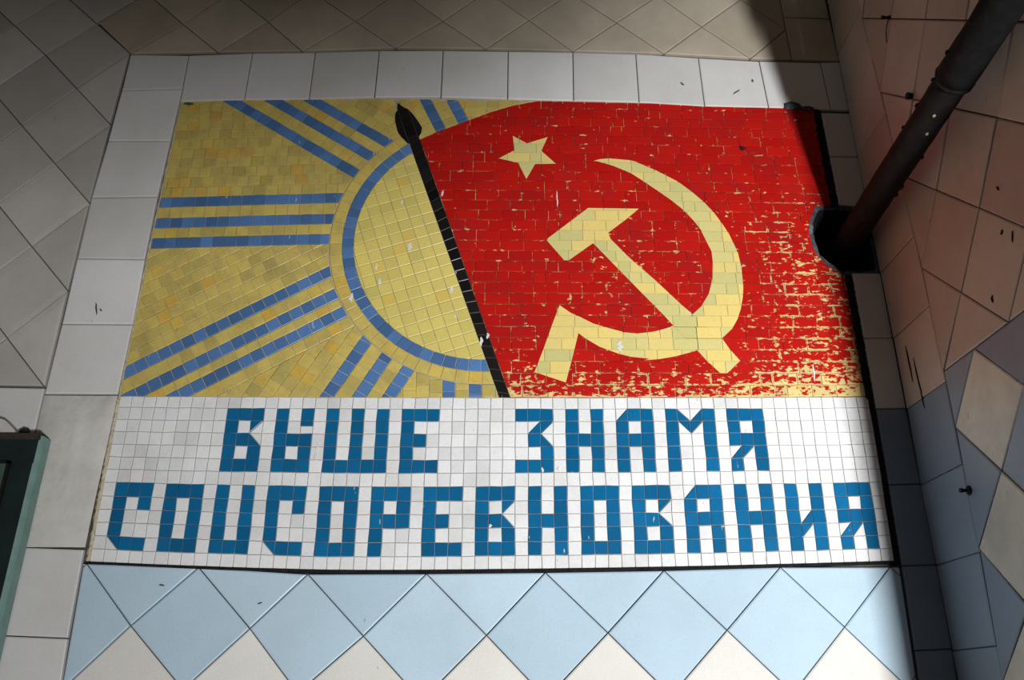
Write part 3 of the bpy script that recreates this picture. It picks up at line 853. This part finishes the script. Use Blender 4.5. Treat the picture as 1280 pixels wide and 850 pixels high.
# ---- emblems on the flag
def pts(ox, oz, s, l): return [onA((ox + x / s, oz + y / s)) for x, y in l]
star = pts(600, 140, 6.39, [(262, 190), (375, 250), (540, 200), (490, 310), (605, 412), (440, 415), (370, 535), (305, 405), (150, 370), (275, 305)])
hammer = (pts(660, 240, 6.39, [(145, 380), (290, 545), (325, 545), (520, 408)]) + pts(800, 350, 6.39, [(0, 88), (190, 280), (265, 362), (480, 585), (530, 640), (640, 742), (695, 747), (800, 645), (715, 550), (655, 465), (420, 272), (345, 210), (120, 0)])
          + pts(660, 240, 6.39, [(860, 545), (660, 378), (640, 325), (790, 213), (885, 133), (480, 127)]))
hammer = hammer[:17] + pts(660, 240, 6.39, [(805, 520), (660, 375), (640, 325), (790, 213), (885, 133), (480, 127)])
sick_out = (pts(600, 140, 6.39, [(912, 388), (960, 376), (1030, 370), (1200, 385)]) + pts(780, 180, 6.39, [(90, 140), (265, 215), (310, 238), (430, 300), (540, 380), (640, 465), (720, 550), (780, 630), (840, 720), (895, 840)])
            + pts(600, 250, 3.195, [(1005, 155), (1030, 210), (1044, 270), (1050, 330)]) + pts(800, 350, 6.39, [(825, 60), (822, 130), (805, 230), (780, 310), (735, 390), (655, 465)]))
sick_low = pts(800, 350, 6.39, [(560, 520), (430, 570), (280, 610), (150, 632), (40, 640)]) + pts(640, 370, 6.39, [(1200, 500), (1100, 500), (950, 485), (850, 460), (700, 405), (590, 340), (530, 296), (505, 400), (470, 540), (430, 690), (180, 607), (260, 400), (320, 230), (380, 73)])
sick_in = (pts(640, 370, 6.39, [(470, 135), (540, 165), (650, 220), (780, 258), (900, 290), (1000, 300), (1130, 285), (1225, 260)]) + pts(800, 350, 6.39, [(200, 390), (300, 350), (420, 275), (490, 210), (550, 110), (572, 20)])
           + pts(600, 250, 3.195, [(929, 300), (930, 250), (925, 205)]) + pts(780, 180, 6.39, [(655, 770), (610, 680), (560, 615), (480, 530), (380, 450), (280, 380), (130, 280), (60, 235), (0, 208)]) + pts(600, 140, 6.39, [(1150, 465), (1060, 428), (985, 405)]))
sickle = sick_out + sick_low + sick_in
star_t, ham_t, sic_t = tris_of(star), tris_of(hammer), tris_of(sickle)

def wear(p):
    x, z = p
    t = (z - midz(x)) / 0.0251                       # courses above the slogan
    w_ = 0.06
    w_ += 0.15 * max(0, 1 - t / 2.2) if t < 2.2 else 0
    w_ += 0.24 * max(0, 1 - t / 5.0)
    w_ += 0.25 * min(1, max(0, (x - 1.20) / 0.15)) * min(1, max(0, 1 - (t - 12) / 10))
    w_ += 0.16 * max(0, 1 - abs(x - 1.02) / 0.2) * max(0, 1 - abs(t - 11) / 9)
    w_ += 0.08 * max(0, 1 - abs(x - 0.82) / 0.1) * max(0, 1 - t / 15)
    return w_
red_items, red_beds = [], []
star_items, emb_items = [], []
for c_ in red_cells:
    jt = 0.0013
    s = shrink(ccw(c_), jt / 2)
    if not s: continue
    hcut = False
    h_in, h_out = split_shape([s], hole_tris)
    if h_in:
        if not h_out: continue
        hcut = True
    frs = h_out if hcut else [s]
    a_in, rest = split_shape(frs, star_t)
    b_in, rest = split_shape(rest, ham_t)
    c_in, rest = split_shape(rest, sic_t)
    red_beds.append(c_)
    et = random.choice((0.15, 0.25, 0.35, 0.6, 0.75, 0.85, 0.9))
    if random.random() < 0.02: et = 1.0
    if a_in: star_items.append((c_, frag_geo(SM, a_in, MT, -0.0001, et * 0.8)))
    if b_in or c_in: emb_items.append((c_, frag_geo(SM, b_in + c_in, MT, -0.0001, et)))
    if a_in or b_in or c_in or hcut:
        if rest: red_items.append((c_, frag_geo(SM, rest, MT, -0.0001, None, wear)))
    else:
        red_items.append((c_, piece_geo(SM, c_, jt, MT, 0.0022, 0.0004, 0.012, 0.0, None, wear)))
o = bed('red_flag', SM, [c_ for c_ in red_beds if cen(c_)[0] < 1.40 or not (HZ0 < cen(c_)[1] < HZ1)], -0.0020, 'flag_grout', root, 'red painted brick flag, its paint flaking to yellow')
lay('flag_brick', SM, red_items, 'flag_red', o, 'flag_brick')
def emblem_bed(name, polys, label):
    V, F = [], []
    for t in polys:
        k = len(V); V += [SM.at(a, -0.0018) for a in t] + [SM.at(a, -0.003) for a in t]; F += [[k, k + 1, k + 2], [k + 3, k + 5, k + 4]]
    return link(name, mesh(name, V, F, 'cream_grout'), root, label=label)
o = emblem_bed('star', star_t, 'yellow five-pointed star on the flag'); lay('star_tile', SM, star_items, 'emblem_yellow', o)
o = emblem_bed('hammer_and_sickle', ham_t + sic_t, 'yellow hammer and sickle on the flag'); lay('emblem_tile', SM, emb_items, 'emblem_yellow', o)

# ---- splashes of white paint on the mosaic
rough_stuff('white_splash', [(0.3, (0.62, 0.62, 0.58)), (0.7, (0.78, 0.78, 0.75))], 60, 0.6, 0.2)
for a, b_, w in [((513, 303), (512, 314), 0.007), ((471, 329), (470, 338), 0.004), ((475, 347), (475, 357), 0.005), ((565, 357), (563, 367), 0.006), ((440, 366), (438, 378), 0.007), ((602, 421), (601, 433), 0.006),
                 ((610, 416), (609, 424), 0.005), ((775, 426), (775, 440), 0.009), ((554, 238), (552, 246), 0.004), ((613, 655), (613, 660), 0.005), ((678, 584), (678, 591), 0.004), ((698, 583), (698, 590), 0.004),
                 ((398, 553), (393, 578), 0.005), ((1016, 455), (1018, 478), 0.003), ((696, 238), (697, 260), 0.0025)]:
    sliver('paint_splash', SM, onA(a), onA(b_), w, 'white_splash', root)
sliver('burn_mark', SM, onA((923, 185)), onA((931, 186)), 0.012, 'soot_and_shade', root)

# ---- mortar seams around the panel
quad_strip('bottom_shade_seam', SM, XSQ, lambda x: botz(x) - 0.0022 - 0.0036 * max(0, math.sin(math.pi * (x + 0.15) / 1.9)) , lambda x: botz(x) + 0.0005, 0.0035, 'soot_and_shade', root, 0.010)  # mortar lip, coloured black as the shadow line under the panel
quad_strip('top_seam', SM, XSQ, lambda x: -0.001, lambda x: 0.0065 if 0.2 < x < 1.1 else 0.003, -0.0005, 'yellow_mortar', root, 0.007)
def vseam(name, x0, x1, za, zb, h, material, parent, seed=1, wob=0.0015):
    rnd = random.Random(seed); V, F = [], []; n = 60
    for i in range(n + 1):
        z = za + (zb - za) * i / n; a = x0 + rnd.uniform(-1, 1) * wob; b_ = x1 + rnd.uniform(-1, 1) * wob
        V += [SA.at((a, z), h - 0.004), SA.at(((a + b_) / 2, z), h + rnd.uniform(-1, 1) * 0.0008), SA.at((b_, z), h - 0.004)]
    for i in range(n):
        o_ = 3 * i; F += [[o_ + 3, o_ + 4, o_ + 1, o_], [o_ + 4, o_ + 5, o_ + 2, o_ + 1]]
    return link(name, mesh(name, V, F, material), parent)
vseam('left_seam', -0.0035, 0.0055, -1.05, -0.735, 0.0, 'yellow_mortar', root, 4, 0.0015)
vseam('left_seam', -0.001, 0.0055, -0.735, 0.0, -0.001, 'yellow_mortar', root, 5, 0.001)
vseam('right_seam', 1.479, 1.4995, -0.72, -0.44, 0.0005, 'soot_and_shade', root, 6, 0.002)
vseam('right_seam', 1.476, 1.4995, -0.272, 0.0, 0.0005, 'soot_and_shade', root, 7, 0.002)
vseam('right_seam', 1.487, 1.4985, -1.045, -0.72, -0.0005, 'soot_and_shade', root, 8, 0.001)

# ================================================================== BROKEN HOLE AND PIPE
def loft(rings, closed_end=True):
    V, F = [], []; n = len(rings[0])
    for r in rings: V += r
    for i in range(len(rings) - 1):
        for k in range(n):
            j = (k + 1) % n; F.append([i * n + k, i * n + j, (i + 1) * n + j, (i + 1) * n + k])
    if closed_end: F.append([(len(rings) - 1) * n + k for k in range(n)])
    return V, F
rim = [(1.4455, -0.2690), (1.4260, -0.3050), (1.4205, -0.3363), (1.4225, -0.3640), (1.4273, -0.3859), (1.4400, -0.4080), (1.4566, -0.4242), (1.4800, -0.4380), (1.5050, -0.4390), (1.5350, -0.4350), (1.5600, -0.4330), (1.5640, -0.4100),
       (1.5640, -0.3700), (1.5640, -0.3200), (1.5640, -0.2850), (1.5500, -0.2700), (1.5200, -0.2670), (1.4900, -0.2660), (1.4650, -0.2670)]
rim = ccw(rim)
dense = []
rnd = random.Random(11)
for i in range(len(rim)):
    a, b_ = rim[i], rim[(i + 1) % len(rim)]
    for t in (0, 1 / 3, 2 / 3): dense.append((a[0] + (b_[0] - a[0]) * t + rnd.uniform(-1, 1) * 0.0012, a[1] + (b_[1] - a[1]) * t + rnd.uniform(-1, 1) * 0.0012))
hc = (1.506, -0.352)
def hr(s, dep, j): return [SA.at((hc[0] + (p[0] - hc[0]) * s + rnd.uniform(-1, 1) * j, hc[1] + (p[1] - hc[1]) * s + rnd.uniform(-1, 1) * j), -dep + rnd.uniform(-1, 1) * j * 0.6) for p in dense]
rings = [hr(1.06, 0.0075, 0.0005), hr(1.0, 0.0015, 0.0006), hr(0.90, 0.005, 0.002), hr(0.80, 0.018, 0.003), hr(0.74, 0.05, 0.003), hr(0.70, 0.10, 0.002)]
V, F = loft(rings)
fm = [0] * (len(dense) * 2) + [1] * (len(F) - len(dense) * 2)
link('pipe_hole', mesh('pipe_hole', V, F, ['hole_mortar', 'soot_and_shade'], fmats=fm), wall_back, label='ragged sooty hole in the wall around the pipe')
# lump of mortar over the upper corner of the mural
def lump(name, c_, sx, sy, sz, material, parent, seed, **kw):
    rnd = random.Random(seed); V, F = [], []; nu, nv = 12, 7
    for j in range(nv + 1):
        ph = math.pi * j / nv
        for i in range(nu):
            t = 2 * math.pi * i / nu; r = 1 + rnd.uniform(-0.22, 0.22)
            V.append((c_[0] + sx * r * math.sin(ph) * math.cos(t), c_[1] + sy * r * math.cos(ph), c_[2] + sz * r * math.sin(ph) * math.sin(t)))
    for j in range(nv):
        for i in range(nu):
            k = (i + 1) % nu; F.append([j * nu + i, (j + 1) * nu + i, (j + 1) * nu + k, j * nu + k])
    return link(name, mesh(name, V, F, material), parent, **kw)
a = WA(*onA((990, 133)), 0); lump('mortar_lump', (a[0], -0.002, a[2]), 0.020, 0.008, 0.010, 'hole_mortar', wall_back, 2)
a = WA(*onA((1008, 136)), 0); lump('mortar_lump', (a[0], -0.001, a[2]), 0.016, 0.006, 0.005, 'hole_mortar', wall_back, 3)
a = WA(*onA((236, 130)), 0); lump('mortar_lump', (a[0], -0.001, a[2]), 0.012, 0.003, 0.003, 'dark_grout', wall_back, 5)

pipe = link('iron_pipe', None, label='black rusty iron pipe jutting out of the wall hole beside the mural', cat='pipe')
PX, PZ0, PSL = 1.510, -0.3535, 0.075
pipe.location = (0, 0, 0)
def pipe_geo(y0, y1, r, n=28, seed=1, rough=0.0008, cap=True):
    rnd = random.Random(seed); rings = []; k = max(3, int(abs(y1 - y0) / 0.02))
    for i in range(k + 1):
        y = y0 + (y1 - y0) * i / k; rg = []
        for j in range(n):
            t = 2 * math.pi * j / n; rr_ = r + rnd.uniform(-1, 1) * rough
            rg.append((PX + rr_ * math.cos(t), y, PZ0 - y * PSL + rr_ * math.sin(t)))
        rings.append(rg)
    V, F = loft(rings); F.append([j for j in range(n)][::-1])
    return V, F
V, F = pipe_geo(-0.69, -0.80, 0.045, seed=6); link('shadow_collar', mesh('shadow_collar', V, F, 'pipe_iron', smooth=True), pipe)  # out-of-view collar added to widen the pipe's shadow on the wall
YJ = onR((1196, 100), PX)[0]
V, F = pipe_geo(0.085, YJ - 0.02, 0.0285, seed=2); link('pipe_section', mesh('pipe_section', V, F, 'pipe_rust', smooth=True), pipe)
V, F = pipe_geo(YJ, -1.75, 0.0325, seed=3); link('pipe_sleeve', mesh('pipe_sleeve', V, F, 'pipe_iron', smooth=True), pipe, label='wider upper sleeve of the pipe')
V, F = pipe_geo(YJ + 0.003, YJ - 0.003, 0.0335, seed=4, rough=0.0010); link('joint_bead', mesh('joint_bead', V, F, 'pipe_iron'), pipe)
def on_pipe(y, t, r): return (PX + r * math.cos(t), y, PZ0 - y * PSL + r * math.sin(t))
rnd = random.Random(5)
for y, t, s in [(-0.22, -1.0, 0.005), (-0.19, -0.8, 0.0035), (-0.34, 2.6, 0.003), (-0.40, 2.7, 0.0035), (-0.46, 2.65, 0.003), (-0.52, 2.7, 0.003), (-0.30, -0.7, 0.003)]:
    c_ = on_pipe(y, t, 0.029 if y > YJ else 0.033); lump('rust_flake', c_, s, s * 1.4, s, 'black_iron', pipe, int(-y * 1000))
for y, t in [(onR((1175, 132), PX)[0], -2.0), (onR((1164, 164), PX)[0], -1.75)]:
    c_ = on_pipe(y, t, 0.0287); lump('paint_speck', c_, 0.0028, 0.0035, 0.002, 'pale_speck', pipe, 9)

# ================================================================== DOOR AT THE LEFT
JX1, JY, JZ = -0.114, -0.036, -0.8185
door = boxes('door_1', [(-0.93, JX1 - 0.006, JY - 0.0002, -0.004, JZ - 0.058, JZ - 0.013)], 'door_green', kind='structure', label='dark green door frame with pale green edge beside the mural')
prof = [(JX1, -0.0035), (JX1, JY + 0.008), (JX1 - 0.003, JY + 0.003), (JX1 - 0.007, JY), (JX1 - 0.075, JY), (JX1 - 0.075, -0.0035)]
def jamb(name, z0, z1, mats_, parent):
    n = len(prof); V = [(x, y, z0) for x, y in prof] + [(x, y, z1) for x, y in prof]
    F = [[i, (i + 1) % n, n + (i + 1) % n, n + i] for i in range(n)] + [list(range(n))[::-1], [n + i for i in range(n)]]
    fm = [0, 0, 0, 1, 1, 1, 1, 1]
    me = mesh(name, V, F, mats_, fmats=fm); 
    return link(name, me, parent)
boxes('head_capping', [(-0.93, JX1 - 0.004, JY - 0.0015, -0.004, JZ - 0.013, JZ)], 'door_brown', door)
jamb('door_jamb', FLOOR_Z, JZ - 0.004, ['door_pale', 'door_green'], door)
boxes('door_head', [(-0.93, JX1 - 0.0755, JY, -0.0036, JZ - 0.06, JZ - 0.058)], 'door_green', door)
boxes('door_leaf', [(-0.93, JX1 - 0.047, JY - 0.004, -0.012, FLOOR_Z + 0.01, JZ - 0.0605)], 'door_leaf_green', door)
boxes('leaf_bead', [(JX1 - 0.052, JX1 - 0.0465, JY - 0.006, -0.012, FLOOR_Z + 0.01, JZ - 0.0555), (-0.93, JX1 - 0.0465, JY - 0.006, -0.012, JZ - 0.0605, JZ - 0.0555)], 'black_iron', door)
# broken plaster lying on the head of the frame
V = [(-0.215, -0.006, JZ), (-0.165, -0.006, JZ), (-0.19, -0.006, JZ + 0.032), (-0.26, -0.006, JZ + 0.012), (-0.25, -0.006, JZ)]
def chunk(name, outline, y0, y1, material, **kw):
    n = len(outline); V = [(x, y0, z) for x, z in outline] + [(x + 0.002, y1, z * 0.92 + JZ * 0.08) for x, z in outline]
    F = [list(range(n)), [n + i for i in range(n)][::-1]] + [[i, n + i, n + (i + 1) % n, (i + 1) % n] for i in range(n)]
    return link(name, mesh(name, V, F, material), None, **kw)
chunk('plaster_shard', [(-0.26, JZ + 0.0002), (-0.170, JZ + 0.0002), (-0.176, JZ + 0.010), (-0.198, JZ + 0.030), (-0.210, JZ + 0.034), (-0.235, JZ + 0.022), (-0.26, JZ + 0.012)], -0.0035, -0.030, 'plaster', label='broken pale plaster shard on top of the green door frame', cat='plaster shard')
lump('rubble_crumb', (-0.160, -0.016, JZ + 0.006), 0.011, 0.010, 0.008, 'black_iron', None, 21, label='small black crumb of rubble on the door frame beside the plaster shard', cat='rubble')

# ================================================================== PEGS AND BOLT ON THE RIGHT WALL
def revolve_x(profile, base, n=14):
    V, F = [], []
    for x, r in profile:
        for j in range(n):
            t = 2 * math.pi * j / n; V.append((base[0] - x, base[1] + r * math.cos(t), base[2] + r * math.sin(t)))
    for i in range(len(profile) - 1):
        for j in range(n):
            k = (j + 1) % n; F.append([i * n + j, i * n + k, (i + 1) * n + k, (i + 1) * n + j])
    F.append([j for j in range(n)][::-1]); F.append([(len(profile) - 1) * n + j for j in range(n)])
    return V, F
def fixture(name, px, label, cat, flange, shaft, ln, material='black_iron'):
    y, z = onR(px); b_ = WR(y, z)
    o = link(name, None, label=label, cat=cat); o.location = b_
    V, F = revolve_x([(-0.001, flange), (0.002, flange), (0.004, flange * 0.75), (0.0055, shaft)], (0, 0, 0)); link('flange', mesh('flange', V, F, material), o)
    V, F = revolve_x([(0.0045, shaft), (ln, shaft), (ln, shaft * 1.45), (ln + 0.004, shaft * 1.45)], (0, 0, 0)); link('shank', mesh('shank', V, F, material), o)
    return o
fixture('wall_bolt', (1212, 613), 'black iron bolt sticking out of the blue tile on the side wall', 'bolt', 0.0085, 0.0028, 0.013)
pg = fixture('wall_peg', (1112, 22), 'black peg with a short wire in the beige tile joint high on the side wall', 'peg', 0.0045, 0.003, 0.013)
y, z = onR((1111, 24)); y2, z2 = onR((1108.5, 55)); b0, b1 = Vector(WR(y, z)), Vector(WR(y2, z2))
def wire(name, p0, p1, r, material, parent):
    V, F = [], []; d = (p1 - p0); n = 6; rings = []
    for i in range(9):
        t = i / 8; c_ = p0 + d * t + Vector((-0.002 - 0.003 * math.sin(t * math.pi), 0, 0))
        rings.append([tuple(c_ + Vector((math.cos(2 * math.pi * j / n) * r, math.sin(2 * math.pi * j / n) * r, 0))) for j in range(n)])
    V, F = loft(rings); return link(name, mesh(name, V, F, material), parent)
wire('wire', Vector((0, 0, 0)), b1 - b0, 0.0011, 'black_iron', pg)
fixture('wall_plug', (1139, 120), 'small black plug in the beige tiles just below the peg beside the pipe', 'plug', 0.006, 0.005, 0.005)
